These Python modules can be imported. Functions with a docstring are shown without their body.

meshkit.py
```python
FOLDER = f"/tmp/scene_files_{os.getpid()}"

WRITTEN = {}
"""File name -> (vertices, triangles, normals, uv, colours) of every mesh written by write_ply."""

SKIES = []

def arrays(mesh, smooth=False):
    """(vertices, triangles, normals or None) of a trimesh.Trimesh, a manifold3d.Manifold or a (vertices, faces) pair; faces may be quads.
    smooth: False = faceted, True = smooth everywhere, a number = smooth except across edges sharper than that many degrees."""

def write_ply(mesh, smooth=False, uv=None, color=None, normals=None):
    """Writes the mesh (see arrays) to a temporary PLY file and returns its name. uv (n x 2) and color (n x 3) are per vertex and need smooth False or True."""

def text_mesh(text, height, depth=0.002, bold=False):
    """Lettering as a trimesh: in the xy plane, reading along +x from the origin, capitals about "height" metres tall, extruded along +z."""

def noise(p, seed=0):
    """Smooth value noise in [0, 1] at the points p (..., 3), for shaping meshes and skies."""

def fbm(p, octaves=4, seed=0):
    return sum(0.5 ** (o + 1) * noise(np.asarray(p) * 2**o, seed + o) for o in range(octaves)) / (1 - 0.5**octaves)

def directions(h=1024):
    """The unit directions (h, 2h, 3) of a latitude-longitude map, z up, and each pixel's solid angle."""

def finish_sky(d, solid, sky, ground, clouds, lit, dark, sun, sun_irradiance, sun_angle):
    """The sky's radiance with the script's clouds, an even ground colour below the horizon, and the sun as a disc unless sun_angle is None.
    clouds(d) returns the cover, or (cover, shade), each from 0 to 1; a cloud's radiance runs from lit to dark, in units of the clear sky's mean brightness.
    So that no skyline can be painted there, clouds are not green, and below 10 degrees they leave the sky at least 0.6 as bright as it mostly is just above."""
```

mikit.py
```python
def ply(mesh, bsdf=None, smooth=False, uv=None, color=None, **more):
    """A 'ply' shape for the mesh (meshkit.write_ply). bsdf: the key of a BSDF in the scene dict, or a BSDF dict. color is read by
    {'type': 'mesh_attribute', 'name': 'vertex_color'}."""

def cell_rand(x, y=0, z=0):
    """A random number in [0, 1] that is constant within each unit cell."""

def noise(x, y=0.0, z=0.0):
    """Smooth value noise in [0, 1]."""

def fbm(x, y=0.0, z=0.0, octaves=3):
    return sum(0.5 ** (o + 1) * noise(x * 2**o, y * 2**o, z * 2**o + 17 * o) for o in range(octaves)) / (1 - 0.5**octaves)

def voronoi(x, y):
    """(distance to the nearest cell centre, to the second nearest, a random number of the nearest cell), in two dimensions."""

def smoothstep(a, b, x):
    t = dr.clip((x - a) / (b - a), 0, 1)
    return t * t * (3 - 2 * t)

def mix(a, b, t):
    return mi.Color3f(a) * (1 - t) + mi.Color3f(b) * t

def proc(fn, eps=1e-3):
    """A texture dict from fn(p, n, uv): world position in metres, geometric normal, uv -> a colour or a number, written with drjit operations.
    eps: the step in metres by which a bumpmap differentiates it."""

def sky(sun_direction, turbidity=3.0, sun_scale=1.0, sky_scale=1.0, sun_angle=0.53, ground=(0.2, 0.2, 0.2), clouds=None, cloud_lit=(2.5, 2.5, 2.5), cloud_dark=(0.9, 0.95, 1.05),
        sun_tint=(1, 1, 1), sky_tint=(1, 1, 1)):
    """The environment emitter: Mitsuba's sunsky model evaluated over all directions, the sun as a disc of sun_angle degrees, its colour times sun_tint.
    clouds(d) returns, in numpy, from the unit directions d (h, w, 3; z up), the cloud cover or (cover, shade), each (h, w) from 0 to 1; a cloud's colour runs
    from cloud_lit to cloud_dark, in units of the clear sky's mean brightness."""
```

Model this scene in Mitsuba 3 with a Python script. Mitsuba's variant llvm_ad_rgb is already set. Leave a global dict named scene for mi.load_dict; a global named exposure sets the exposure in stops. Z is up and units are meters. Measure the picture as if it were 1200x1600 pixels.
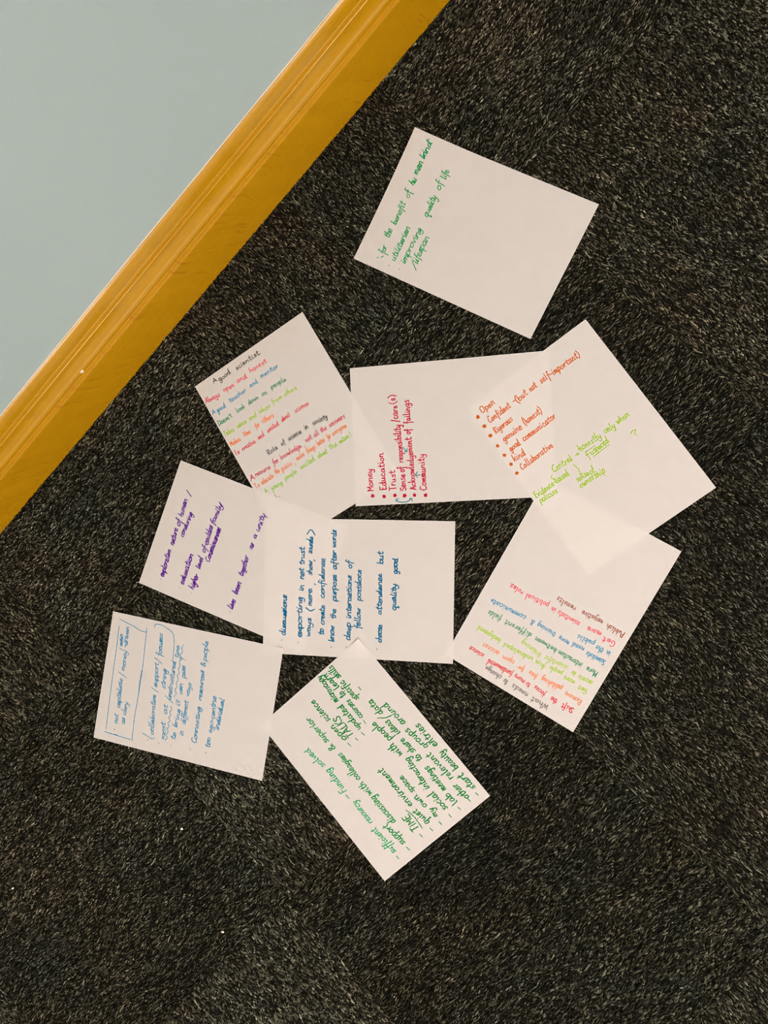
import math
import numpy as np
import trimesh
import mitsuba as mi
import drjit as dr
import mikit
from mikit import noise, fbm, smoothstep, mix
import meshkit

T = mi.ScalarTransform4f
scene, labels = {}, {}

# ------------------------------------------------------------------ camera, exposure, lights
# World: x runs along the wall, the wall is to +y, the carpet's pile top is z = 0, metres.
exposure = 1.53
CAM = np.array([0.6555, -0.6451, 1.1408])
LOOK = np.array([-0.14523, 0.16256, -0.97595])
UP = [0.7218, 0.69206, 0.00786]
scene['camera'] = {'type': 'perspective', 'fov': 52.575, 'fov_axis': 'x', 'near_clip': 0.05, 'far_clip': 50.0,
                   'to_world': T().look_at(origin=CAM.tolist(), target=(CAM + LOOK).tolist(), up=UP)}
LAMP = [(-0.45, -2.0, 0.30), (1.85, -2.0, 0.30), (-0.45, -3.5, 0.30), (1.85, -3.5, 0.30)]      # x, y, half size of the ceiling panels
LAMP_RADIANCE = [13.0, 10.4, 9.05]
ROOM = (-2.2, 3.6, -4.2, 0.02, 2.55)

# ------------------------------------------------------------------ materials
def rgb(*c):
    return {'type': 'rgb', 'value': [float(x) for x in c]}

def srgb(r, g, b):
    return [((c / 255 + 0.055) / 1.055) ** 2.4 if c > 10 else c / 255 / 12.92 for c in (r, g, b)]

def two(b):
    return {'type': 'twosided', 'bsdf': b}

WALL_RGB = (0.425, 0.555, 0.575)
WOOD = (0.52, 0.28, 0.003)
def wall_color(p, n, uv):
    return mi.Color3f(*WALL_RGB) * (0.97 + 0.05 * fbm(p.x * 9, p.z * 9, p.y * 9, 3))
def wall_relief(p, n, uv):
    return fbm(p.x * 160, p.z * 160, p.y * 160, 3)
scene['wall_paint'] = two({'type': 'bumpmap', 'scale': 0.0005, 'tex': mikit.proc(wall_relief, 1e-3),
    'bsdf': {'type': 'principled', 'base_color': mikit.proc(wall_color), 'roughness': 0.55, 'specular': 0.3}})

def wood_color(p, n, uv):
    a = 0.51 * p.x - 0.86 * p.z                                     # the figure runs across the board at a slant
    w = 0.86 * p.x + 0.51 * p.z + 0.022 * fbm(p.x * 14.0, p.z * 22.0, 2.0, 2)
    fine = fbm(p.x * 30.0, p.z * 700.0, p.y * 700.0, 2)
    line = smoothstep(0.66, 0.84, noise(a * 20.0, w * 380.0, 1.7)) * smoothstep(0.45, 0.62, noise(a * 11.0, w * 20.0, 5.0)) * smoothstep(0.112, 0.098, p.z)
    broad = fbm(a * 9.0, w * 60.0, 3.0, 2)
    c = mix(mi.Color3f(*WOOD), mi.Color3f(*WOOD) * mi.Color3f(0.93, 0.87, 0.85), fine)
    c = c * (0.95 + 0.10 * broad)
    return mix(c, mi.Color3f(*WOOD) * mi.Color3f(0.72, 0.50, 0.8), 0.5 * line)
scene['varnished_wood'] = two({'type': 'principled', 'base_color': mikit.proc(wood_color), 'roughness': 0.26, 'specular': 0.6, 'clearcoat': 0.5, 'clearcoat_gloss': 0.8})
scene['caulk'] = two({'type': 'diffuse', 'reflectance': rgb(0.74, 0.68, 0.58)})
scene['white_fleck'] = two({'type': 'diffuse', 'reflectance': rgb(0.9, 0.88, 0.8)})
scene['yarn'] = two({'type': 'diffuse', 'reflectance': {'type': 'mesh_attribute', 'name': 'vertex_color'}})
def backing_color(p, n, uv):
    f = fbm(p.x * 220, p.y * 220, 0.0, 2)
    return mi.Color3f(0.010, 0.010, 0.008) * (0.5 + f)
scene['carpet_backing'] = two({'type': 'diffuse', 'reflectance': mikit.proc(backing_color)})
def far_color(p, n, uv):
    f = noise(p.x * 260, p.y * 260, 1.0)
    return mi.Color3f(0.055, 0.053, 0.040) * (0.15 + 1.7 * f * f)
scene['carpet_far'] = two({'type': 'diffuse', 'reflectance': mikit.proc(far_color)})
scene['screed'] = two({'type': 'diffuse', 'reflectance': rgb(0.25, 0.24, 0.22)})
scene['ceiling_paint'] = two({'type': 'diffuse', 'reflectance': rgb(0.8, 0.79, 0.76)})
scene['room_paint'] = two({'type': 'diffuse', 'reflectance': rgb(0.55, 0.62, 0.62)})

def paper_color(p, n, uv):
    f = fbm(p.x * 55, p.y * 55, 0.0, 3)
    return mi.Color3f(0.885, 0.868, 0.86) * (0.975 + 0.035 * f)
scene['copy_paper'] = {'type': 'principledthin', 'base_color': mikit.proc(paper_color), 'roughness': 0.6, 'diff_trans': 0.5, 'eta': 1.3, 'spec_trans': 0.0}

INK = {'green': (22, 150, 90), 'dgreen': (14, 122, 62), 'mgreen': (36, 140, 82), 'lgreen': (62, 166, 116), 'teal': (24, 128, 92),
       'black': (28, 24, 24), 'grey': (112, 104, 108), 'red': (206, 38, 60), 'pinkred': (222, 62, 92), 'crimson': (190, 24, 62),
       'blue': (34, 132, 184), 'deepblue': (6, 104, 156), 'sky': (40, 132, 184), 'bluegreen': (34, 122, 146), 'purple': (92, 28, 150),
       'orange': (204, 96, 22), 'orange2': (236, 118, 56), 'orange3': (228, 128, 78), 'lime': (160, 200, 44), 'lime2': (138, 196, 44),
       'olive': (138, 156, 62), 'brown': (140, 70, 44), 'faint': (150, 130, 150), 'dark': (70, 70, 84)}
WORD = {'dgreen': 'dark green', 'mgreen': 'green', 'lgreen': 'light green', 'teal': 'dark green', 'pinkred': 'pinkish red', 'deepblue': 'deep blue',
        'sky': 'blue', 'bluegreen': 'blue-green', 'orange2': 'orange', 'orange3': 'light orange', 'lime': 'lime green', 'lime2': 'lime green',
        'olive': 'olive green', 'faint': 'faint grey', 'dark': 'dark'}
for k, c in INK.items():
    scene['ink_' + k] = two({'type': 'diffuse', 'reflectance': rgb(*[min(0.95, 0.92 * v) for v in srgb(*c)])})

# ------------------------------------------------------------------ helpers
def numbered(name):
    if name not in scene and not any(k.startswith(name + '__') for k in scene):
        return name
    i = 1
    while f'{name}_{i:03d}' in scene or any(k.startswith(f'{name}_{i:03d}__') for k in scene):
        i += 1
    return f'{name}_{i:03d}'

def obj(name, mesh, bsdf, parent=None, label=None, kind=None, category=None, group=None, **kw):
    key = numbered(f'{parent}__{name}' if parent else name)
    scene[key] = mikit.ply(mesh, bsdf, **kw)
    d = {k: v for k, v in (('label', label), ('kind', kind), ('category', category), ('group', group)) if v}
    if d:
        labels[key] = d
    return key

def box(x0, x1, y0, y1, z0, z1):
    return trimesh.creation.box(bounds=[[x0, y0, z0], [x1, y1, z1]])

def extrude_x(profile, x0, x1, n=1):
    """A closed (y, z) outline swept along x, with end caps."""
    from shapely.geometry import Polygon
    m = trimesh.creation.extrude_polygon(Polygon(profile), x1 - x0, engine='earcut')
    v = np.array(m.vertices)
    return trimesh.Trimesh(np.c_[x0 + v[:, 2], v[:, 0], v[:, 1]], m.faces, process=False)

# ------------------------------------------------------------------ the room
X0, X1, Y0, Y1, ZC = ROOM
obj('floor', box(X0, X1, Y0, Y1, -0.03, -0.0075), 'screed', kind='structure', label='floor laid with dark grey carpet tiles')
obj('wall_back', box(X0, X1, Y1, Y1 + 0.1, -0.03, ZC), 'wall_paint', kind='structure', label='pale blue painted wall above the wooden skirting')
obj('wall_left', box(X0 - 0.1, X0, Y0, Y1 + 0.1, -0.03, ZC), 'room_paint', kind='structure')
obj('wall_right', box(X1, X1 + 0.1, Y0, Y1 + 0.1, -0.03, ZC), 'room_paint', kind='structure')
obj('wall_front', box(X0 - 0.1, X1 + 0.1, Y0 - 0.1, Y0, -0.03, ZC), 'room_paint', kind='structure')
obj('ceiling', box(X0 - 0.1, X1 + 0.1, Y0 - 0.1, Y1 + 0.1, ZC, ZC + 0.1), 'ceiling_paint', kind='structure')
for lx, ly, hs in LAMP:                                             # flush ceiling lamps: a frame and a glowing panel each
    fr = box(lx - hs - 0.02, lx + hs + 0.02, ly - hs - 0.02, ly + hs + 0.02, ZC - 0.012, ZC)
    k = obj('light_panel', fr, 'ceiling_paint', parent='ceiling')
    q = trimesh.Trimesh([[lx - hs, ly - hs, ZC - 0.014], [lx + hs, ly - hs, ZC - 0.014], [lx + hs, ly + hs, ZC - 0.014], [lx - hs, ly + hs, ZC - 0.014]], [[0, 2, 1], [0, 3, 2]], process=False)
    kk = obj('diffuser', q, 'ceiling_paint', parent=k)
    scene[kk]['emitter'] = {'type': 'area', 'radiance': rgb(*LAMP_RADIANCE)}

def arc(cx, cz, r, a0, a1, n=7):
    return [(cx + r * math.cos(math.radians(a)), cz + r * math.sin(math.radians(a))) for a in np.linspace(a0, a1, n)]
PROFILE = ([(0.0, -0.006), (0.0, 0.0984), (0.0015, 0.1014)]
    + [(0.0046, 0.1022), (0.0052, 0.1035), (0.0052, 0.1058)] + arc(0.0100, 0.1140, 0.0090, 222, 132, 12)
    + [(0.0054, 0.1232), (0.0068, 0.1268), (0.0080, 0.1305), (0.0088, 0.1345), (0.0091, 0.1385)] + arc(0.0112, 0.1402, 0.0022, 165, 90, 6)
    + [(0.0132, 0.1428), (0.0134, 0.1442), (0.0119, 0.1456)] + arc(0.0136, 0.1482, 0.0030, 215, 130, 7)
    + [(0.0121, 0.1550), (0.0126, 0.1610), (0.0139, 0.1666), (0.0162, 0.1704), (0.0184, 0.1722), (0.0199, 0.1726), (0.0199, -0.006)])
bb = extrude_x(PROFILE, X0 + 0.001, X1 - 0.001)
obj('baseboard_back', bb, 'varnished_wood', kind='structure', label='honey-coloured varnished wooden skirting board with moulded top edge', smooth=25)
rng = np.random.default_rng(7)
xs = np.linspace(-0.9, 2.0, 400)                                    # a thin uneven line of filler between the skirting and the wall
h = 0.0003 + 0.0012 * meshkit.fbm(np.c_[xs * 26, xs * 0, xs * 0], 3)
w = 0.0007 + 0.0012 * meshkit.fbm(np.c_[xs * 21, xs * 0 + 4, xs * 0], 3)
V = np.concatenate([np.c_[xs, 0.0199 - w, np.full_like(xs, 0.1724)], np.c_[xs, 0.0199 - 0.4 * w, 0.1724 + 0.8 * h], np.c_[xs, np.full_like(xs, 0.0199), 0.1724 + h]])
n = len(xs); i = np.arange(n - 1)
F = np.concatenate([np.c_[r * n + i, r * n + i + 1, (r + 1) * n + i + 1] for r in (0, 1)] + [np.c_[r * n + i, (r + 1) * n + i + 1, (r + 1) * n + i] for r in (0, 1)])
obj('filler_line', trimesh.Trimesh(V, F, process=False), 'caulk', parent='baseboard_back', label='thin cream filler line along the top edge', smooth=True)
spot = trimesh.creation.icosphere(2, 1.0)
spot.apply_scale([0.0030, 0.0012, 0.0032]); spot.apply_translation([0.3355, 0.0012, 0.1150])
obj('paint_spot', spot, 'white_fleck', parent='baseboard_back', label='small white spot on the moulding', smooth=True)

# ------------------------------------------------------------------ sheet geometry (shared by the carpet and the sheets)
HALF_W, HALF_L = 0.105, 0.1485
ORDER = ['P7', 'P1', 'P2', 'P3', 'P5', 'P6', 'P4', 'P8', 'P9']      # from the bottom of the pile to its top

# sheet: label, x-height in mm, pen width in mm, slant, joined-up hand
LOOKS = {
 'P1': ('mostly blank white paper sheet with short green notes, lying apart from the others', 5.3, 1.35, 0.25, True),
 'P2': ('white paper sheet listing a good scientist and role of science in many ink colours', 4.1, 1.15, 0.05, False),
 'P3': ('white paper sheet with a short crimson list beginning with Money and small blue-green arrows', 5.1, 1.5, 0.0, False),
 'P4': ('white paper sheet with orange starred list above lime green notes, overlapping two other sheets', 4.9, 1.4, 0.1, False),
 'P5': ('white paper sheet with sparse purple handwriting about education and consciousness', 4.9, 1.55, 0.3, True),
 'P6': ('white paper sheet with deep blue notes beginning with discussions, in the middle of the pile', 4.6, 1.65, 0.15, True),
 'P7': ('white paper sheet with multicoloured lines on what needs to change, turned upside down', 4.1, 1.1, 0.05, False),
 'P8': ('white paper sheet with thin blue notes and a hand-drawn box, leftmost of the sheets', 4.4, 1.2, 0.3, True),
 'P9': ('white paper sheet covered in green dashed lists, lowest of the sheets in the photograph', 5.7, 1.6, 0.15, False),
}
PARITY = 1
YARN = np.array([1.0, 1.0, 1.0])
LINT = [(-0.1055, -0.5666, 'tiny white lint fleck on the carpet below the sheet with the hand-drawn box'), (-0.4097, -0.4323, 'tiny white lint fleck on bare carpet near the left edge of the photograph'), (-0.1686, -0.7247, 'tiny white lint fleck on bare carpet left of the lowest sheet')]
GLYPHS = """
a 12 8,9 4,10 1,6 1,2 4,0 8,4 9,10 9,10 9,3 10,0 12,1
b 10.5 1,20 1,10 1,1 1,1 3,8 7,10 9,6 8,1 4,0 1,1
c 10 8,8 5,10 1,6 2,1 6,0 9,2
d 12 8,9 4,10 1,6 1,2 4,0 8,4 9,20 9,20 9,4 10,0 12,1
e 10 1,5 7,6 7,9 4,10 1,7 1,2 4,0 9,2
f 8 8,18 5,20 4,16 3.5,0 3,-8;0,10 8,10
g 11 8,9 4,10 1,6 1,2 4,0 8,4 9,10 9,10 8,-6 4,-9 1,-6
h 11 1,20 1,0 1,0 2,7 6,10 8,7 8,1 10,0
i 6 2,10 2,2 3,0 5,1;2.3,15 2.8,15.8
j 6 4,10 3,-6 0,-8;4.3,15 4.8,15.8
k 10 1,20 1,0;8,10 1,4 4,5 9,0
l 6 2,20 2,2 3,0 5,1
m 14 1,10 1,0 1,0 2,7 5,10 6,7 6,0 6,0 7,7 10,10 11,7 11,1 13,0
n 11 1,10 1,0 1,0 2,7 6,10 8,7 8,1 10,0
o 11 5,10 1,7 1,2 5,0 9,3 9,8 5,10
p 10.5 1,10 1,-9 1,-9 1,6 4,10 8,9 9,5 7,1 3,0 1,2
q 11.5 8,9 4,10 1,6 1,2 4,0 8,4 9,10 9,10 8,-9 11,-6
r 8 1,10 1,0 1,0 2,7 5,10 7,9
s 9 8,9 5,10 2,8 3,6 7,4 7,1 4,0 1,1
t 8.5 4,17 3,3 5,0 8,1;0,11 8,11.5
u 11 1,10 1,3 3,0 7,3 8,10 8,10 8,2 10,0
v 9 0,10 4,0 4,0 8,10
w 13 0,10 3,0 3,0 6,8 6,8 9,0 9,0 12,10
x 9 0,10 8,0;8,10 0,0
y 10.5 1,10 2,3 5,1 8,5 9,10 9,10 7,-6 3,-9 0,-6
z 9 0,10 8,10 8,10 0,0 0,0 8,0
A 11 0,0 5,19 5,19 10,0;2,7 8,7
B 10 1,19 1,0;1,19 7,18 7,12 1,10 8,8 8,1 1,0
C 12 11,16 7,19 2,14 1,6 5,0 11,3
D 12 1,19 1,0;0,19 8,17 10,9 7,1 0,0
E 10 9,19 1,19 1,19 1,0 1,0 9,0;1,10 7,10
F 10 9,19 1,19 1,19 1,0;1,10 7,10
G 12 11,16 7,19 2,14 1,6 5,0 10,2 10,8 10,8 6,8
I 5 2,19 2,0
K 10 1,19 1,0;9,19 1,9 1,9 9,0
L 9 1,19 1,0 1,0 8,0
M 13 1,0 1,19 1,19 6,7 6,7 11,19 11,19 11,0
O 14 6,19 1,14 1,5 6,0 12,5 12,14 6,19
P 10 1,0 1,19 1,19 8,17 8,11 1,9
R 10 1,0 1,19 1,19 8,17 8,11 1,9 1,9 9,0
S 10 9,16 5,19 1,15 5,10 9,5 5,0 0,3
T 11 0,19 10,19;5,19 5,0
W 15 0,19 3,0 3,0 7,14 7,14 11,0 11,0 14,19
. 4 1,0 1.6,0.6
, 4 2,1 0.5,-4
' 3 1,19 0.5,14
- 8 0,7 7,7
/ 9 0,-4 8,20
( 6 5,21 1,12 1,4 5,-5
) 6 1,21 5,12 5,4 1,-5
! 4 2,19 2,6;2,0 2.3,0.6
? 8 0,16 3,19 7,16 4,9 4,6;4,0 4.4,0.6
& 10 9,0 2,14 4,18 6,15 1,5 3,0 9,6
"""
# every sheet: x, y, turn in degrees, then its lines (ink, text, items in mm from the sheet's centre): words with both ends of their baseline, '~' free strokes, '.' dots, '*' stars
SHEETS = {
'P1': (0.8738, -0.2661, 16.7, [
  ('green','for the benefit of humankind',[('~',-89.5,115.0,-88.0,113.8),('~',-87.0,110.0,-83.1,107.3),('for',-80.6,106.6,-68.6,109.1),('the',-56.4,111.0,-42.9,112.3),('benefit',-34.8,110.5,-0.2,111.5),('of',8.6,109.7,20.3,112.5),('hu',28.0,112.5,37.7,111.6),('man',44.0,113.2,63.7,114.0),('kind',68.7,114.8,93.6,113.9),('~',95.2,123.6,97.4,122.6),('~',94.8,121.5,97.2,120.6)]),
  ('green','utilitarian',[('.',-92.6,92.9),('utilitarian',-84.0,87.4,-29.8,88.4)]),
  ('green','improving quality of life',[('.',-91.7,76.0),('improving',-82.3,71.3,-25.6,71.4),('quality',-5.6,71.9,25.7,72.5),('of',36.5,72.4,48.9,74.0),('life',53.9,70.9,67.7,72.8)]),
  ('green','/ lifespan',[('~',-73.0,62.9,-82.9,51.3),('lifespan',-74.2,54.1,-31.8,56.0)]),
]),
'P2': (0.4795, -0.2647, -14.92, [
  ('black','A good scientist.',[('A',-75.4,134.5,-68.8,134.1),('good',-65.6,132.3,-42.5,133.1),('scientist.',-32.5,131.5,14.4,131.6)]),
  ('pinkred','Always open and honest',[('Always',-101.9,114.9,-76.7,111.8),('open',-67.7,113.7,-48.5,111.4),('and',-42.0,113.1,-23.3,111.6),('honest',-15.0,115.1,16.2,114.2)]),
  ('blue','A good teacher and mentor',[('A',-102.5,93.3,-96.7,93.1),('good',-93.4,92.0,-77.2,91.3),('teacher',-67.4,93.2,-35.6,93.9),('and',-27.0,95.3,-12.2,95.3),('mentor',-4.0,97.3,28.3,97.2)]),
  ('teal',"Doesn't look down on people",[("Doesn't",-101.8,72.3,-76.1,72.2),('look',-66.6,73.6,-50.8,72.6),('down',-42.6,73.3,-24.3,72.6),('on',-17.4,72.6,-8.3,71.8),('people',1.4,74.4,28.1,71.7)]),
  ('lime','Takes advice and ideas from others',[('Takes',-102.7,52.9,-84.8,51.2),('advice',-78.0,52.1,-60.3,51.6),('and',-54.8,51.7,-40.8,50.5),('ideas',-35.3,51.9,-15.0,50.9),('from',-9.3,52.8,8.8,52.2),('others',13.5,52.4,35.6,51.3)]),
  ('orange2','Makes time for others',[('Makes',-101.5,33.5,-83.2,33.1),('time',-75.3,34.5,-63.1,34.1),('for',-52.3,35.3,-44.7,35.0),('others',-38.8,35.9,-17.9,34.7)]),
  ('red','Is creative and excited about science',[('Is',-102.1,17.3,-94.7,16.6),('creative',-88.9,17.1,-63.7,16.3),('and',-57.4,17.9,-45.8,17.9),('excited',-38.7,19.3,-17.1,19.5),('about',-10.2,20.9,5.6,21.8),('science',14.4,21.3,39.4,20.1)]),
  ('black','Role of science in society',[('Role',-55.6,-11.7,-38.1,-10.7),('of',-29.9,-10.6,-22.7,-10.0),('science',-16.6,-10.5,7.3,-10.6),('in',15.2,-10.0,20.7,-9.6),('society',28.9,-10.9,53.8,-13.4)]),
  ('crimson','A resource for knowledge,not all the answers',[('A',-101.5,-30.4,-94.5,-30.8),('resource',-90.9,-29.3,-63.7,-30.9),('for',-57.0,-28.8,-47.4,-29.4),('knowledge',-41.8,-28.5,-4.3,-29.2),(',',0.2,-31.1,1.7,-31.1),('not',6.2,-27.8,17.4,-27.5),('all',21.5,-27.5,30.1,-27.6),('the',34.4,-27.4,44.8,-27.9),('answers',49.9,-27.3,77.9,-28.2)]),
  ('orange3','To educate the public,make things better for everyone',[('To',-101.4,-44.9,-93.1,-45.3),('educate',-89.0,-45.5,-66.1,-45.1),('the',-61.3,-42.9,-53.5,-43.4),('public',-49.8,-44.7,-29.8,-44.4),(',',-26.5,-46.4,-24.9,-46.4),('make',-20.6,-43.7,-6.3,-43.1),('things',-1.7,-42.5,14.6,-43.2),('better',19.5,-42.2,32.5,-42.2),('for',38.0,-42.1,43.7,-42.1),('everyone',47.2,-41.6,72.8,-41.6)]),
  ('lime2','A young people excited about the nature !',[('A',-91.3,-60.2,-86.4,-60.2),('young',-79.3,-61.1,-60.1,-61.9),('people',-52.5,-59.8,-30.5,-59.3),('excited',-22.1,-58.7,4.0,-58.3),('about',10.1,-58.6,26.6,-59.2),('the',32.6,-57.4,45.7,-58.3),('nature',50.5,-58.1,67.4,-57.8),('!',69.8,-57.4,72.0,-57.4)]),
  ('olive','L.',[('~',-79.5,-68.6,-78.5,-75.8,-77.2,-75.5),('.',-73.8,-75.9)]),
]),
'P3': (0.6417, -0.4438, 46.44, [
  ('crimson','Money',[('Money',-82.9,120.1,-50.6,120.9)]),
  ('crimson','Education',[('Education',-81.9,99.8,-27.2,102.5)]),
  ('crimson','Trust',[('Trust',-83.2,84.6,-53.8,86.0)]),
  ('crimson','Sense of responsibility / care (s)',[('Sense',-84.7,69.8,-60.9,70.9),('of',-57.0,71.2,-48.9,71.9),('responsibility',-42.7,72.3,13.4,74.4),('/care',18.4,76.7,42.8,78.3),('(s)',45.9,79.6,58.9,81.0)]),
  ('crimson','Acknowledgement of failings',[('Acknowledgement',-84.3,55.2,-6.1,58.3),('of',-1.2,59.3,6.6,59.6),('failings',14.7,58.5,49.7,59.4)]),
  ('crimson','Community',[('Community',-86.0,38.4,-32.9,40.9)]),
  ('crimson*','star',[('*',-90.7,121.2,3.4)]),
  ('crimson*','star',[('*',-92.2,103.7,3.4)]),
  ('crimson*','star',[('*',-91.6,87.1,3.4)]),
  ('crimson*','star',[('*',-92.8,72.5,3.4)]),
  ('crimson*','star',[('*',-92.7,57.5,3.4)]),
  ('crimson*','star',[('*',-93.6,40.7,3.4)]),
  ('bluegreen+arrow','small arrow pointing down',[('~',-20.1,71.9,-26.7,66.5),('~',-22.4,65.1,-27.5,65.8,-27.0,70.1)]),
  ('bluegreen+arrow','small arrow pointing left',[('~',-63.5,47.5,-62.5,54.7),('~',-58.5,51.4,-62.4,55.0,-66.3,52.0)]),
  ('bluegreen+bracket','curved double arrow beside the star bullets',[('~',-98.3,85.8,-101.4,82.3,-102.3,76.8,-102.3,70.1,-99.8,65.1,-97.2,63.2),('~',-97.0,81.8,-97.9,86.0,-100.4,85.9),('~',-98.3,65.1,-97.0,63.2,-98.5,61.7,-101.4,61.3)]),
]),
'P4': (0.7568, -0.604, -10.45, [
  ('orange','Open',[('Open',-89.6,127.7,-66.6,128.7)]),
  ('orange','Confident - (but not self-important)',[('Confident',-89.1,110.0,-51.8,110.5),('-',-44.9,111.5,-40.5,111.4),('(but',-40.2,109.3,-20.8,111.1),('not',-16.1,111.2,-4.6,111.9),('self-important)',2.5,111.5,68.0,110.4)]),
  ('orange','Rigorous',[('Rigorous',-91.3,92.4,-60.7,93.2)]),
  ('orange','genuine (honest)',[('genuine',-88.6,75.6,-56.6,75.4),('(honest)',-50.6,77.1,-20.8,77.6)]),
  ('orange','good communicator',[('good',-89.3,58.4,-72.4,58.3),('communicator',-65.8,58.4,-9.8,59.5)]),
  ('orange','kind',[('kind',-93.6,42.6,-74.9,41.8)]),
  ('orange','Collaborative',[('Collaborative',-92.0,26.8,-37.0,27.8)]),
  ('orange*','star',[('*',-98.0,127.9,3.5)]),
  ('orange*','star',[('*',-98.3,111.0,3.5)]),
  ('orange*','star',[('*',-99.3,94.5,3.4)]),
  ('orange*','star',[('*',-99.8,76.4,3.2)]),
  ('orange*','star',[('*',-99.7,59.4,3.2)]),
  ('orange*','star',[('*',-100.0,43.1,3.2)]),
  ('orange*','star',[('*',-100.7,27.7,3.2)]),
  ('lime','Central - honestly only when',[('Central',-57.7,-3.0,-26.7,-3.4),('honestly',-11.1,0.3,23.7,-1.4),('only',31.2,-0.5,47.4,-1.4),('when',52.5,0.1,72.3,0.3),('~',-20.2,-1.0,-14.6,-1.0),('~',-16.2,0.7,-14.4,-1.0,-16.2,-2.5)]),
  ('lime','fuspeced',[('f',-8.3,-14.9,-3.0,-14.7),('uspeced',-1.1,-13.8,29.0,-12.9)]),
  ('lime','?',[('?',58.4,-27.6,66.5,-27.4)]),
  ('lime','Evidence-based',[('Evidence-based',-99.3,-18.1,-42.3,-17.9)]),
  ('lime','policies',[('policies',-98.4,-27.8,-70.2,-28.9)]),
  ('lime','sense of',[('sense',-39.4,-33.5,-20.1,-34.8),('of',-18.4,-34.9,-11.7,-35.6)]),
  ('lime','ownership',[('ownership',-40.6,-43.0,-0.4,-44.3)]),
  ('lime+underline','underline',[('~',-5.8,-5.4,9.7,-5.3)]),
  ('lime+underline','underline',[('~',-0.2,-16.8,26.5,-15.7)]),
  ('lime+arrow','arrow',[('~',-29.4,-9.5,-27.5,-18.9,-29.5,-27.9),('~',-30.8,-25.4,-29.5,-28.2,-26.6,-26.8)]),
  ('lime+bracket','short curved stroke',[('~',-61.5,-3.8,-64.3,-5.3,-65.3,-9.1,-61.7,-12.1)]),
]),
'P5': (0.2781, -0.336, 23.47, [
  ('purple','explorative nature of human /',[('explorative',-80.7,111.0,-35.8,113.3),('nature',-27.2,112.2,-0.1,113.8),('of',5.3,112.9,15.6,114.1),('human',20.9,113.4,49.6,115.1),('~',63.9,122.0,56.9,111.1)]),
  ('purple','conduring',[('conduring',-9.1,101.3,31.7,99.1)]),
  ('purple','education',[('education',-79.7,74.4,-29.1,75.3)]),
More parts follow.
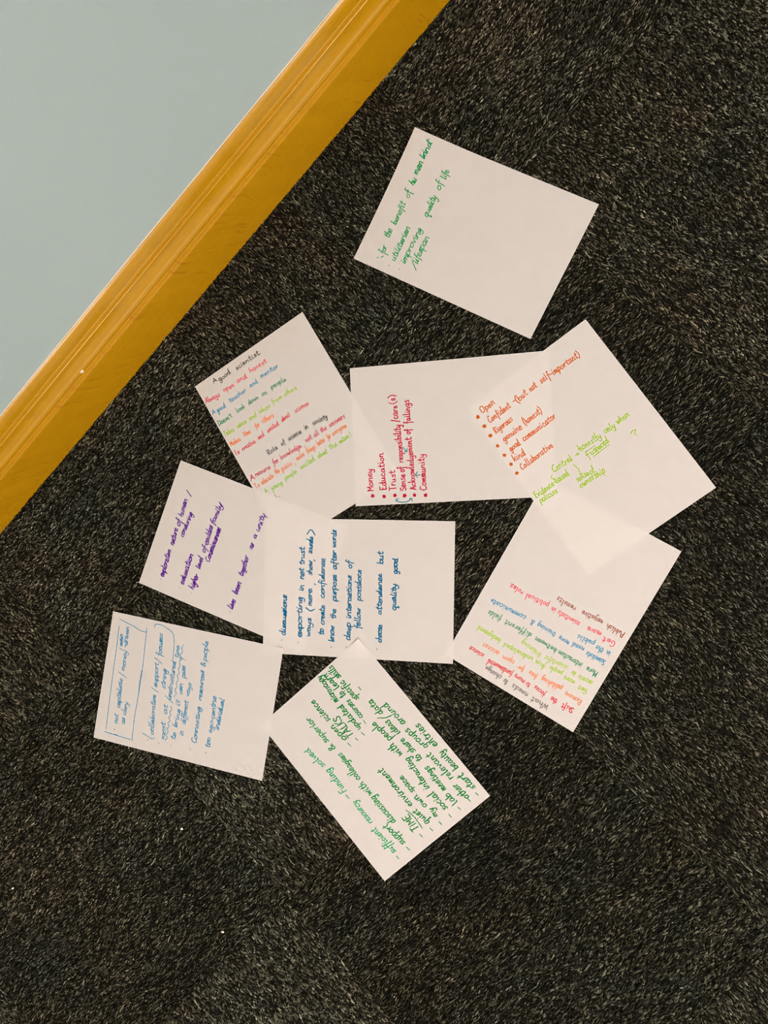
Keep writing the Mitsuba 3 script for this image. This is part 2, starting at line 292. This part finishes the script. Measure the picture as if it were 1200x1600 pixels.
  ('purple','higher level of couldes family /',[('higher',-80.8,55.0,-56.7,55.2),('level',-46.4,56.7,-28.1,57.1),('of',-19.2,57.5,-10.3,57.0),('-couldes',-8.9,57.1,24.8,59.4),('family',28.0,58.7,61.8,56.5),('~',65.2,62.8,61.1,55.5)]),
  ('purple','Consciousness',[('Consciousness',-30.3,45.6,26.1,45.4)]),
  ('purple','live been together as a unity',[('live',-85.8,-17.2,-70.1,-17.1),('been',-60.7,-16.2,-41.0,-16.1),('together',-30.6,-15.1,1.3,-14.5),('as',14.6,-14.7,22.4,-15.6),('a',32.5,-14.0,38.2,-14.9),('unity',44.3,-15.3,72.2,-17.3)]),
  ('faint+dot','bullet',[('.',-85.2,114.1)]),
  ('faint+dot','bullet',[('.',-86.4,78.9)]),
  ('faint+dot','bullet',[('.',-86.6,57.3)]),
  ('faint+dot','bullet',[('.',-90.0,-15.0)]),
]),
'P6': (0.3725, -0.505, 42.92, [
  ('deepblue','discussions',[('discussions',-76.0,112.0,-14.5,110.5)]),
  ('deepblue','exporting in not trust',[('exporting',-77.6,85.7,-16.8,85.7),('in',-6.5,84.2,2.2,83.6),('not',11.7,83.9,27.9,83.7),('trust',33.8,83.3,60.4,83.1)]),
  ('deepblue','ways (more,show,sounds)',[('ways',-76.0,72.2,-48.3,70.7),('(',-37.1,68.4,-33.4,68.4),('more',-28.7,70.2,-2.7,70.1),(',',4.2,66.6,6.5,66.3),('show',18.0,70.5,39.4,70.1),(',',40.8,68.0,42.7,67.8),('sounds',51.2,71.1,76.5,70.1),(')',78.5,69.7,86.6,69.8)]),
  ('deepblue','to create confidence',[('to',-72.3,50.9,-63.8,50.5),('create',-57.0,50.0,-27.2,49.8),('confidence',-16.2,50.5,44.2,50.4)]),
  ('deepblue','know the purpose afterwords',[('know',-81.7,34.2,-58.7,33.6),('the',-46.8,32.0,-32.5,32.0),('purpose',-20.0,31.5,19.7,31.8),('after',28.2,31.7,56.5,32.7),('words',61.6,33.1,87.6,33.3)]),
  ('deepblue','deep interactions of',[('deep',-78.5,8.7,-52.7,7.8),('interactions',-45.7,7.8,19.2,8.1),('of',30.3,8.0,41.9,7.9)]),
  ('deepblue','fellow postdocs',[('fellow',-60.1,-6.5,-30.1,-7.3),('postdocs',-17.9,-7.4,28.3,-6.9)]),
  ('deepblue','choose attendance but',[('choose',-79.2,-40.1,-52.8,-40.3),('attendance',-37.6,-39.9,23.8,-38.9),('but',38.4,-40.7,57.1,-40.6)]),
  ('deepblue','quality good',[('quality',-29.8,-61.6,8.7,-61.5),('good',24.6,-62.6,47.2,-62.8)]),
  ('dark+dot','bullet',[('.',-83.5,117.6)]),
  ('dark+dot','bullet',[('.',-86.1,90.9)]),
  ('dark+dot','bullet',[('.',-90.1,38.4)]),
  ('dark+dot','bullet',[('.',-89.1,14.3)]),
  ('dark+dot','bullet',[('.',-89.4,-33.5)]),
]),
'P7': (0.5685, -0.7327, 104.39, [
  ('grey','What needs to change',[('What',-57.8,133.7,-32.6,135.0),('needs',-25.1,134.5,-0.5,133.1),('to',7.7,134.0,13.1,133.1),('change',19.3,132.3,45.2,131.3)]),
  ('red','Shift the focus to more fundamental science',[('Shift',-89.8,118.1,-72.9,120.2),('the',-64.6,119.3,-54.9,119.9),('focus',-46.3,120.4,-28.4,118.4),('to',-21.3,120.5,-16.0,120.3),('more',-12.2,119.6,4.2,118.8),('fundamental',8.0,119.3,47.8,120.6),('science',56.0,118.3,79.4,118.0)]),
  ('orange3','Remove publishing fees for open access',[('Remove',-93.5,102.2,-68.2,103.3),('publishing',-61.1,100.1,-30.6,102.4),('fees',-23.7,104.2,-11.3,104.0),('for',-2.5,104.5,6.6,105.7),('open',14.1,103.1,32.4,105.2),('access',39.2,103.2,65.0,104.4)]),
  ('lime','Get more people from undeveloped background',[('Get',-92.7,85.3,-79.5,85.8),('more',-71.9,83.3,-55.9,84.3),('people',-51.0,81.3,-31.6,83.2),('from',-25.9,85.3,-10.6,85.7),('undeveloped',-6.0,85.9,40.2,88.1),('background',46.4,86.4,83.6,85.8)]),
  ('lime','access to scientific training',[('access',-92.6,71.5,-72.2,72.9),('to',-67.3,72.3,-62.3,72.1),('scientific',-53.6,70.4,-19.3,73.3),('training',-13.1,74.5,18.7,70.9)]),
  ('teal','More interaction between different fields',[('More',-92.3,55.5,-76.1,56.6),('interaction',-68.8,56.3,-31.3,57.0),('between',-27.9,57.3,5.5,57.0),('different',12.8,56.6,54.1,58.5),('fields',61.3,57.9,81.1,58.3)]),
  ('blue','Scientists need more training & communicate',[('Scientists',-93.5,36.4,-65.6,37.8),('need',-59.6,35.4,-42.2,37.1),('more',-38.3,39.3,-22.5,37.6),('training',-15.9,37.9,12.0,37.7),('&',17.6,38.8,22.3,38.5),('communicate',31.8,38.9,86.9,41.8)]),
  ('blue','in the public',[('in',-92.8,21.9,-88.0,22.8),('the',-83.2,23.2,-72.5,23.1),('public',-67.9,21.1,-43.4,23.7)]),
  ('pinkred','Get more scientists in political roles.',[('Get',-92.1,6.3,-74.0,8.4),('more',-69.0,4.4,-49.0,6.5),('scientists',-37.4,7.6,-3.4,7.6),('in',1.2,7.7,7.3,8.2),('political',13.4,5.8,47.4,10.1),('roles.',52.8,9.6,74.6,8.1)]),
  ('brown','Publish negative results',[('Publish',-96.2,-11.0,-69.8,-10.7),('negative',-62.8,-11.2,-31.4,-9.3),('results',-21.8,-8.3,7.2,-9.2)]),
]),
'P8': (0.0538, -0.423, 34.31, [
  ('sky','not capitalistic / money / main',[('not',-73.0,109.6,-58.4,111.0),('capitalistic',-47.6,109.6,0.1,113.3),('~',9.9,121.8,3.7,106.6),('~',48.8,127.3,45.8,119.3),('money',13.1,111.6,45.9,112.9),('main',52.4,122.3,71.2,124.6)]),
  ('sky','as clery -driven',[('as',-71.1,97.6,-62.1,98.2),('clery',-57.1,97.4,-36.1,97.2),('-driven',50.7,114.4,84.8,114.8)]),
  ('sky','/ collaborative / support / focuses',[('~',-78.1,63.3,-83.6,44.9,-80.4,41.1),('~',-2.5,60.4,-7.5,47.6),('~',46.4,63.6,38.9,48.4),('collaborative',-77.0,44.8,-13.0,50.5),('support',-0.5,51.0,37.9,54.5),('focuses',49.9,51.1,85.8,55.7)]),
  ('sky','string',[('string',-0.2,37.0,30.8,38.9)]),
  ('sky','most at / unstructured time',[('most',-79.7,23.4,-52.8,26.6),('at',-39.5,27.1,-24.4,28.2),('unstructured',-15.1,23.8,46.9,25.1),('time',53.5,21.6,73.3,23.8),('~',-10.0,34.5,-19.0,19.4)]),
  ('sky','to bring it can pass ?',[('to',-76.1,5.0,-65.3,6.1),('bring',-56.2,5.9,-27.7,4.6),('it',-21.5,7.7,-12.1,8.2),('can',-2.0,6.2,14.7,8.2),('pass',24.7,5.6,43.2,8.4),('?',50.1,9.6,55.4,10.5)]),
  ('sky','in different ways',[('in',-67.0,-6.6,-59.6,-6.1),('different',-48.2,-7.2,-11.0,-6.1),('ways',-3.5,-5.8,17.9,-6.4)]),
  ('sky','Connecting resources & people',[('Connecting',-73.6,-30.7,-16.0,-28.5),('resources',-4.4,-28.3,41.9,-25.3),('&',49.0,-25.0,55.6,-24.5),('people',59.0,-25.7,89.4,-23.5)]),
  ('sky','too ego-centric',[('too',-74.9,-54.7,-59.9,-53.0),('ego',-51.5,-54.6,-33.2,-53.0),('-centric',-33.1,-54.5,6.9,-51.9)]),
  ('sky','individual',[('individual',-44.4,-64.6,5.1,-65.8)]),
  ('sky+frame_line','left line of the drawn box',[('~',83.6,133.8,55.0,132.4,12.9,131.6,-42.3,130.2,-85.8,128.5)]),
  ('sky+frame_line','bottom line of the drawn box',[('~',-90.6,130.3,-91.5,120.1,-92.5,97.4,-93.2,78.4),('~',-91.9,120.0,-91.2,107.3)]),
  ('sky+frame_line','right line of the drawn box',[('~',-91.4,80.0,-53.3,81.8,-21.2,80.9,26.5,81.2,69.4,83.5,90.1,84.7),('~',-21.9,80.8,3.1,82.4,20.6,81.9)]),
  ('sky+frame_line','top line of the drawn box',[('~',94.7,134.1,88.5,109.3,83.9,95.8,83.2,85.3)]),
  ('sky+wavy_underline','wavy underline',[('~',-80.5,22.9,-75.6,19.8,-71.1,22.8,-66.2,19.8,-61.7,22.8,-56.8,19.7,-52.4,22.7,-47.5,19.7,-43.0,22.7,-38.1,19.6,-33.7,22.6,-28.8,19.5,-24.3,22.6)]),
  ('sky+wavy_underline','wavy underline',[('~',-8.6,19.2,-2.7,16.5,2.8,19.3,8.7,16.6,14.1,19.4,20.0,16.7,25.5,19.4,31.3,16.8,36.8,19.5,42.7,16.8,48.1,19.6,54.0,16.9,59.5,19.7,65.3,17.0,70.8,19.8),('~',70.8,18.7,72.9,18.8,75.7,17.2)]),
  ('sky+bracket','large bracket curving round the end of the lines',[('~',93.8,71.2,97.7,71.1,99.7,68.3,99.3,57.2,94.3,43.8,90.4,38.2,83.2,35.1,69.3,32.7,50.1,31.3)]),
  ('dark+dot','bullet',[('.',-83.2,113.8)]),
  ('dark+dot','bullet',[('.',-86.8,52.3)]),
  ('dark+dot','bullet',[('.',-87.4,33.0)]),
  ('dark+dot','bullet',[('.',-86.7,11.6)]),
  ('dark+dot','bullet',[('.',-84.5,-22.1)]),
  ('dark+dot','bullet',[('.',-83.9,-48.6)]),
]),
'P9': (0.2048, -0.6993, 175.5, [
  ('lgreen','sufficient resourcy',[('sufficient',60.7,125.9,62.9,80.0),('resourcy',61.3,71.1,60.8,32.0)]),
  ('lgreen','Funding solved',[('Funding',62.5,11.6,61.5,-29.7),('solved',63.9,-37.3,67.9,-74.3)]),
  ('mgreen','support discussing with colleagues & superior',[('support',40.9,124.5,45.2,86.3),('discussing',31.9,91.9,33.1,43.4),('with',32.9,39.1,33.0,16.5),('colleagues',32.9,11.2,30.9,-36.4),('&',32.9,-46.7,33.4,-55.3),('superior',34.4,-61.4,35.2,-108.2)]),
  ('dgreen','open science',[('open',9.8,-47.1,13.3,-76.6),('science',11.3,-83.9,11.9,-123.5)]),
  ('dgreen','TALKS',[('TALKS',-2.3,-44.1,-3.3,-81.0)]),
  ('dgreen','updated microscopy',[('updated',-18.2,-45.1,-18.7,-90.3),('microscopy',-17.9,-98.0,-21.7,-143.6)]),
  ('dgreen','courses to learn',[('courses',-32.0,-56.1,-32.7,-88.9),('to',-33.4,-97.2,-33.0,-104.8),('learn',-32.7,-112.6,-30.6,-141.3)]),
  ('dgreen','specific skills',[('specific',-45.0,-80.7,-44.2,-116.6),('skills',-45.1,-122.5,-45.5,-144.5)]),
  ('dgreen','TIME',[('TIME',9.5,120.9,9.8,95.1)]),
  ('dgreen','quiet environment',[('quiet',-8.6,123.3,-5.3,96.7),('environment',-5.0,88.8,-4.8,20.3)]),
  ('dgreen','my own space',[('my',-23.9,123.8,-26.1,110.6),('own',-22.2,103.2,-20.0,81.2),('space',-21.2,76.2,-21.7,47.2)]),
  ('dgreen','social interacting with people',[('social',-43.7,124.3,-42.4,92.9),('interacting',-41.7,85.7,-47.2,33.2),('with',-42.8,23.4,-42.4,2.3),('people',-46.4,-4.0,-40.9,-39.3)]),
  ('dgreen','lab meetings to share ideas / data',[('lab',-61.6,126.3,-58.0,108.2),('meetings',-60.4,102.1,-61.6,60.4),('to',-61.2,47.3,-61.7,38.7),('share',-61.3,31.9,-59.6,6.0),('ideas',-61.0,-2.7,-59.6,-28.1),('~',-48.0,-40.6,-58.1,-33.0,-68.3,-30.0),('data',-60.5,-41.0,-59.9,-67.6)]),
  ('dgreen','other relevant groups around',[('other',-80.2,130.9,-77.4,104.9),('relevant',-80.7,95.5,-76.9,46.9),('groups',-80.9,38.2,-74.9,-0.2),('around',-77.5,-9.1,-73.9,-49.8)]),
  ('dgreen','start beauty entries',[('start',-96.5,126.4,-94.5,98.5),('beauty',-95.6,89.3,-93.7,56.7),('entries',-94.1,45.5,-92.5,4.6)]),
  ('dgreen+underline','underline',[('~',8.3,89.1,5.0,104.0,6.5,123.0)]),
  ('mgreen+dash','dash',[('~',65.4,131.2,65.2,135.9)]),
  ('mgreen+dash','dash',[('~',67.6,15.8,67.2,22.2)]),
  ('mgreen+dash','dash',[('~',44.5,130.2,43.4,136.3)]),
  ('mgreen+dash','dash',[('~',13.5,-40.9,12.5,-35.0)]),
  ('mgreen+dash','dash',[('~',-1.1,-39.3,-1.9,-34.1)]),
  ('mgreen+dash','dash',[('~',-14.0,-39.8,-15.1,-34.0)]),
  ('mgreen+dash','dash',[('~',-28.6,-51.2,-28.3,-45.9)]),
  ('mgreen+dash','dash',[('~',-55.9,-93.9,-56.2,-88.7)]),
  ('mgreen+dash','dash',[('~',15.4,128.0,14.9,133.6)]),
  ('mgreen+dash','dash',[('~',-2.6,130.5,-3.4,135.6)]),
  ('mgreen+dash','dash',[('~',-19.7,131.6,-20.2,136.9)]),
  ('mgreen+dash','dash',[('~',-38.6,132.1,-39.0,137.3)]),
  ('mgreen+dash','dash',[('~',-56.4,132.2,-57.1,137.3)]),
  ('mgreen+dash','dash',[('~',-76.1,132.0,-76.9,137.1)]),
  ('mgreen+dash','dash',[('~',-91.1,132.5,-91.8,137.6)]),
]),
}

def to_local(k, P):
    x, y, t = SHEETS[k][:3]
    c, s = math.cos(math.radians(t)), math.sin(math.radians(t))
    d = np.asarray(P)[..., :2] - [x, y]
    return np.stack([d[..., 0] * c + d[..., 1] * s, -d[..., 0] * s + d[..., 1] * c], -1)

def to_world(k, q):
    x, y, t = SHEETS[k][:3]
    c, s = math.cos(math.radians(t)), math.sin(math.radians(t))
    q = np.asarray(q)
    return np.stack([x + q[..., 0] * c - q[..., 1] * s, y + q[..., 0] * s + q[..., 1] * c], -1)

def inside_distance(k, P):
    """Signed distance to the sheet's outline, positive inside."""
    q = np.abs(to_local(k, P)) - [HALF_W, HALF_L]
    return -(np.linalg.norm(np.maximum(q, 0), axis=-1) + np.minimum(q.max(-1), 0))

def ease(t):
    t = np.clip(t, 0, 1)
    return t * t * (3 - 2 * t)

# corners that stand up a little: sheet, corner in local metres, reach, lift
LIFT = [('P9', (-0.105, -0.1485), 0.030, 0.0040), ('P8', (0.105, -0.1485), 0.022, 0.0022), ('P1', (0.105, 0.1485), 0.15, 0.007)]

def sheet_height(k, P):
    z = 0.0006 + 0.0006 * meshkit.fbm(np.c_[P[:, 0] * 9, P[:, 1] * 9, np.zeros(len(P))], 2, 3)
    for j in ORDER[:ORDER.index(k)]:
        z = z + 0.0004 * ease((inside_distance(j, P) + 0.022) / 0.022)
    q = to_local(k, P)
    for j, c, reach, lift in LIFT:
        if j == k and c is not None:
            z = z + lift * np.clip(1 - np.linalg.norm(q - np.array(c), axis=-1) / reach, 0, 1) ** 2
    return z

# ------------------------------------------------------------------ carpet tiles, each with its own pile
rng = np.random.default_rng(11)
TRIS = []
def tuft_mesh(P, ang, length, width, top, color):
    """Each yarn end a bent bar of eight points: two low tips, and two three-point ribs."""
    n = len(P)
    ax = np.c_[np.cos(ang), np.sin(ang)]; sd = np.c_[-ax[:, 1], ax[:, 0]]
    lean = rng.uniform(-0.3, 0.3, n)
    def at(a, b, z):
        xy = P + ax * (a * length)[:, None] + sd * (b * width)[:, None]
        return np.c_[xy, z]
    low = top - 0.0022
    bend = rng.normal(0, 0.22, n)
    pts = [at(-0.5 + 0 * lean, bend, low - 0.0004), at(-0.2 + 0 * lean, -0.5 + 0 * bend, low), at(-0.22 + 0 * lean, lean, top - 0.0002), at(-0.2 + 0 * lean, 0.5 + 0 * bend, low),
           at(0.2 + 0 * lean, -0.5 + 0 * bend, low), at(0.22 + 0 * lean, lean, top), at(0.2 + 0 * lean, 0.5 + 0 * bend, low), at(0.5 + 0 * lean, bend, low - 0.0004)]
    V = np.stack(pts, 1).reshape(-1, 3)
    f = np.array([[0, 1, 2], [0, 2, 3], [1, 4, 5], [1, 5, 2], [2, 5, 6], [2, 6, 3], [4, 7, 5], [5, 7, 6]])
    F = (np.arange(n)[:, None, None] * 8 + f[None]).reshape(-1, 3)
    return trimesh.Trimesh(V, F, process=False), np.repeat(color, 8, 0)

SX, SY, TILE = -0.0505, -0.26, 0.4985                                # a seam in each direction and the pitch
def visible(P, margin):
    """Inside the camera's footprint on the floor, with a margin in metres."""
    corners = np.array([[0.0, 0.0], [1.358, -0.358 + 0.36], [1.40, -0.34], [0.36, -1.33], [-0.61, -0.58]])
    from shapely import Polygon, points, contains
    hull = Polygon([(-0.62, -0.56), (0.0, 0.0), (1.10, 0.0), (1.37, -0.36), (0.36, -1.33)]).buffer(margin)
    return contains(hull, points(P))

for ix in range(-4, 7):
    for iy in range(-3, 2):
        x0, x1 = SX + ix * TILE, SX + (ix + 1) * TILE
        y0, y1 = SY - TILE * (1 - iy) + 0.0, SY - TILE * (1 - iy) + TILE
        x0, x1, y0, y1 = max(x0, X0), min(x1, X1), max(y0, Y0), min(y1, 0.006)
        if x1 - x0 < 0.02 or y1 - y0 < 0.02:
            continue
        key = obj('carpet_tile', box(x0 + 0.0003, x1 - 0.0003, y0 + 0.0003, y1 - 0.0003, -0.0075, -0.0036), 'carpet_backing' if visible(np.array([[(x0 + x1) / 2, (y0 + y1) / 2]]), 0.75)[0] else 'carpet_far', parent='floor')
        cnt = int((x1 - x0) * (y1 - y0) / (1.55e-3 * 6.6e-3 * 0.65))
        P = np.c_[rng.uniform(x0, x1, cnt), rng.uniform(y0, y1, cnt)]
        near = visible(P, 0.20)
        keep = near | (visible(P, 0.60) & (rng.random(cnt) < 0.2))  # coarser yarn further out
        for k in ORDER:
            keep &= inside_distance(k, P) < 0.008
        P, far = P[keep], ~near[keep]
        n = len(P)
        if n < 50:
            continue
        along = 0.0 if (ix + iy) % 2 == PARITY else math.pi / 2
        ang = along + rng.normal(0, 0.21, n) + 0.09 * np.sin(P[:, 0] * 31 + P[:, 1] * 23)
        length = np.clip(rng.lognormal(math.log(0.0060), 0.38, n), 0.0025, 0.017)
        width = rng.uniform(0.0010, 0.0020, n)
        width, length = width * np.where(far, 2.2, 1), length * np.where(far, 1.4, 1)
        # keep the yarn within its own tile
        c, s = np.abs(np.cos(ang)) * length / 2, np.abs(np.sin(ang)) * length / 2
        P[:, 0] = np.clip(P[:, 0], x0 + c - 0.002, x1 - c + 0.002); P[:, 1] = np.clip(P[:, 1], y0 + s - 0.002, y1 - s + 0.002 if y1 < 0 else y1 - s)
        top = -rng.beta(1.3, 2.2, n) * 0.0026
        u = rng.random(n)
        tone = np.select([u < 0.34, u < 0.72, u < 0.93], [rng.uniform(0.008, 0.022, n), rng.uniform(0.03, 0.075, n), rng.uniform(0.085, 0.17, n)], rng.uniform(0.19, 0.34, n))
        patch = meshkit.fbm(np.c_[P * 13, np.zeros(n)], 3, 5)
        patch2 = meshkit.fbm(np.c_[P * 8, np.ones(n)], 2, 8)
        tint = np.c_[1.0 + 0.30 * (patch - 0.5), np.full(n, 0.985), 0.72 - 0.10 * (patch - 0.5)]
        ca, sa = math.cos(along), math.sin(along)
        streak = meshkit.noise(np.c_[(P[:, 0] * ca + P[:, 1] * sa) * 42, (P[:, 1] * ca - P[:, 0] * sa) * 260, np.full(n, ix * 7.0 + iy)], 4)
        tone = tone * (0.75 + 0.5 * patch2) * (0.62 + 0.84 * streak)
        m, col = tuft_mesh(P, ang, length, width, top, np.clip(tone[:, None] * tint * YARN, 0, 1))
        TRIS.append(len(m.faces))
        obj('pile', m, 'yarn', parent=key, kind='stuff', label='flecked dark grey carpet pile', smooth=True, color=col)

# tiny white bits of lint on the carpet
for j, (x, y, lab) in enumerate(LINT):
    r = np.random.default_rng(40 + j)
    m = trimesh.creation.icosphere(2, 1.0)
    v = np.array(m.vertices) * (0.75 + 0.6 * meshkit.noise(m.vertices * 1.7 + j * 7)[:, None])
    m = trimesh.Trimesh(v * [0.0024, 0.0016, 0.0009], m.faces, process=False)
    m.apply_transform(trimesh.transformations.rotation_matrix(r.uniform(0, 3), [0, 0, 1]))
    m.apply_translation([x, y, 0.0004])
    obj('lint_fleck', m, 'white_fleck', label=lab, category='lint', group='white lint flecks on the carpet', smooth=True)

# ------------------------------------------------------------------ handwriting: a pen alphabet (x-height 10), strokes run through smooth curves
G = {}
for line in GLYPHS.strip().split('\n'):
    ch, wd, st = line.split(' ', 2)
    G[ch] = (float(wd), [[tuple(map(float, p.split(','))) for p in s.split()] for s in st.split(';')])

def smooth_curve(pts, step):
    """Catmull-Rom through the points; a point given twice is a sharp corner."""
    P = [np.array(p, float) for p in pts]
    if len(P) == 1:
        P = [P[0], P[0] + 0.25]
    out = [P[0]]
    segs, cur = [], [P[0]]
    for p in P[1:]:
        if np.allclose(p, cur[-1]):
            segs.append(cur); cur = [p]
        else:
            cur.append(p)
    segs.append(cur)
    for sg in segs:
        if len(sg) < 2:
            continue
        e = [2 * sg[0] - sg[1]] + sg + [2 * sg[-1] - sg[-2]]
        for a, b, c, d in zip(e, e[1:], e[2:], e[3:]):
            m = max(2, int(np.linalg.norm(c - b) / step))
            for t in np.arange(1, m + 1) / m:
                out.append(0.5 * (2 * b + (c - a) * t + (2 * a - 5 * b + 4 * c - d) * t * t + (3 * b - a - 3 * c + d) * t ** 3))
    return np.array(out)

def write(text, u0, v0, u1, v1, xh, slant, cursive, r):
    """Strokes (mm, sheet frame) of a word whose baseline runs from (u0, v0) to (u1, v1)."""
    strokes, x, prev = [], 0.0, False
    for ch in text:
        if ch not in G:
            x += 7; prev = False; continue
        wd, st = G[ch]
        sc = r.uniform(0.9, 1.12); dy = r.normal(0, 0.5); sx = r.uniform(0.9, 1.1)
        st = [[(px * sx + x + r.normal(0, 0.25), py * sc + dy + r.normal(0, 0.3)) for px, py in s] if len(s) > 2 else [(px * sx + x, py * sc + dy) for px, py in s] for s in st]
        for s, o in zip(st, G[ch][1]):                              # repeated points stay repeated
            for i in range(1, len(o)):
                if o[i] == o[i - 1]:
                    s[i] = s[i - 1]
        joins = cursive and ch.islower()
        if joins and prev and ch not in 'bhklft' and r.random() < 0.9:
            strokes[last] = strokes[last] + [((strokes[last][-1][0] + st[0][0][0]) / 2, (strokes[last][-1][1] + st[0][0][1]) / 2 - 0.6)] + st[0]
            strokes += st[1:]
        else:
            last = len(strokes)
            strokes += st
        prev = joins and ch not in 'gjpyqf'
        x += wd * sx + (0.2 if cursive else 1.6)
    allp = np.array([p for s in strokes for p in s])
    lo, hi = min(0, allp[:, 0].min()), allp[:, 0].max()
    base, top = np.array([u0, v0]), np.array([u1, v1])
    L = np.linalg.norm(top - base)
    e = (top - base) / max(L, 1e-6); n = np.array([-e[1], e[0]])
    k = L / max(hi - lo, 1e-6)
    h = xh / 10
    if len(text) == 1:
        k = h if L < 2.0 else L / max(hi - lo, 4)
    res = []
    for s in strokes:
        a = np.array(s)
        xx = (a[:, 0] - lo) * k + slant * a[:, 1] * h
        res.append(base + xx[:, None] * e + (a[:, 1] * h)[:, None] * n)
    return res

def ribbon(line, w, V, F):
    """A flat pen stroke with round ends, appended to the lists V, F (mm, sheet frame)."""
    p = np.asarray(line)
    keep = np.r_[True, np.linalg.norm(np.diff(p, axis=0), axis=1) > 0.02]
    p = p[keep]
    if len(p) < 2:
        p = np.array([p[0], p[0] + [0.05, 0]])
    t = np.gradient(p, axis=0); t /= np.maximum(np.linalg.norm(t, axis=1, keepdims=True), 1e-9)
    nr = np.c_[-t[:, 1], t[:, 0]]
    b = sum(len(a) for a in V)
    V.append(np.concatenate([p + nr * w / 2, p - nr * w / 2])); m = len(p)
    F += [(b + i, b + m + i, b + m + i + 1) for i in range(m - 1)] + [(b + i, b + m + i + 1, b + i + 1) for i in range(m - 1)]
    for c, d in ((p[0], -t[0]), (p[-1], t[-1])):
        a0 = math.atan2(d[1], d[0]); b = sum(len(a) for a in V)
        an = a0 + np.linspace(-math.pi / 2, math.pi / 2, 6)
        V.append(np.concatenate([[c], c + w / 2 * np.c_[np.cos(an), np.sin(an)]]))
        F += [(b, b + i, b + i + 1) for i in range(1, 6)]

def star(u, v, rad, r, V, F):
    b = sum(len(a) for a in V); a0 = r.uniform(0, 6)
    an = a0 + np.arange(10) * math.pi / 5
    rr = np.where(np.arange(10) % 2 == 0, rad, rad * 0.68) * r.uniform(0.85, 1.15, 10)
    V.append(np.concatenate([[[u, v]], np.c_[u + rr * np.cos(an), v + rr * np.sin(an)]]))
    F += [(b, b + 1 + i, b + 1 + (i + 1) % 10) for i in range(10)]

# ------------------------------------------------------------------ the sheets
for k in [q for q in SHEETS]:
    lab, xh, pen, slant, cursive = LOOKS[k]
    us, vs = np.linspace(-HALF_W, HALF_W, 43), np.linspace(-HALF_L, HALF_L, 61)
    U, Vv = np.meshgrid(us, vs)
    q = np.c_[U.ravel(), Vv.ravel()]
    P = to_world(k, q)
    i, j = np.meshgrid(np.arange(42), np.arange(60)); a = (j * 43 + i).ravel()
    F = np.concatenate([np.c_[a, a + 1, a + 44], np.c_[a, a + 44, a + 43]])
    key = numbered('paper_sheet')
    labels[key] = {'label': lab, 'category': 'paper', 'group': 'handwritten paper sheets on the carpet'}
    Z = sheet_height(k, P).reshape(61, 43)
    obj('page', trimesh.Trimesh(np.c_[P, Z.ravel()], F, process=False), 'copy_paper', parent=key, smooth=True)
    r = np.random.default_rng(100 + int(k[1]))
    for col, text, items in SHEETS[k][3]:
        ink, _, name = col.partition('+')
        name = name or 'writing'
        if ink.endswith('*'):
            ink, name = ink[:-1], 'star_bullet'
        if name == 'dot':
            name = 'bullet_dot'
        Vl, Fl = [], []
        for it in items:
            if it[0] == '*':
                star(it[1], it[2], it[3], r, Vl, Fl)
            elif it[0] == '~':
                pts = np.array(it[1:]).reshape(-1, 2)
                ribbon(smooth_curve([tuple(p) for p in pts], 0.6) if len(pts) > 3 else pts, pen * (0.9 if name == 'writing' else 0.85), Vl, Fl)
            elif it[0] == '.':
                ribbon([(it[1] - 0.3, it[2]), (it[1] + 0.3, it[2] + 0.2)], 1.3, Vl, Fl)
            else:
                for s in write(it[0], *it[1:], xh, slant, cursive, r):
                    ribbon(smooth_curve(s, 0.5), pen * r.uniform(0.88, 1.1), Vl, Fl)
        q = np.concatenate(Vl) / 1000
        P = to_world(k, np.clip(q, [-HALF_W + 0.0005, -HALF_L + 0.0005], [HALF_W - 0.0005, HALF_L - 0.0005]))
        gu = np.clip((q[:, 0] + HALF_W) / (2 * HALF_W) * 42, 0, 41.999); gv = np.clip((q[:, 1] + HALF_L) / (2 * HALF_L) * 60, 0, 59.999)
        iu, iv = gu.astype(int), gv.astype(int); fu, fv = gu - iu, gv - iv
        zz = np.where(fu >= fv, Z[iv, iu] + fu * (Z[iv, iu + 1] - Z[iv, iu]) + fv * (Z[iv + 1, iu + 1] - Z[iv, iu + 1]),
                      Z[iv, iu] + fv * (Z[iv + 1, iu] - Z[iv, iu]) + fu * (Z[iv + 1, iu + 1] - Z[iv + 1, iu]))   # on the page's own triangles
        m = trimesh.Trimesh(np.c_[P, zz + 0.00010], Fl, process=False)
        flip = np.cross(m.vertices[m.faces[:, 1]] - m.vertices[m.faces[:, 0]], m.vertices[m.faces[:, 2]] - m.vertices[m.faces[:, 0]])[:, 2] < 0
        f = np.array(m.faces); f[flip] = f[flip][:, ::-1]
        cw = WORD.get(ink, ink)
        what = (f'{cw} handwriting' if name == 'writing' else f"{cw} {text if name != 'star_bullet' else 'star bullet'}")
        obj(name, trimesh.Trimesh(m.vertices, f, process=False), 'ink_' + ink, parent=key, label=what + (f' reading "{text}"' if name == 'writing' else ''), smooth=False)
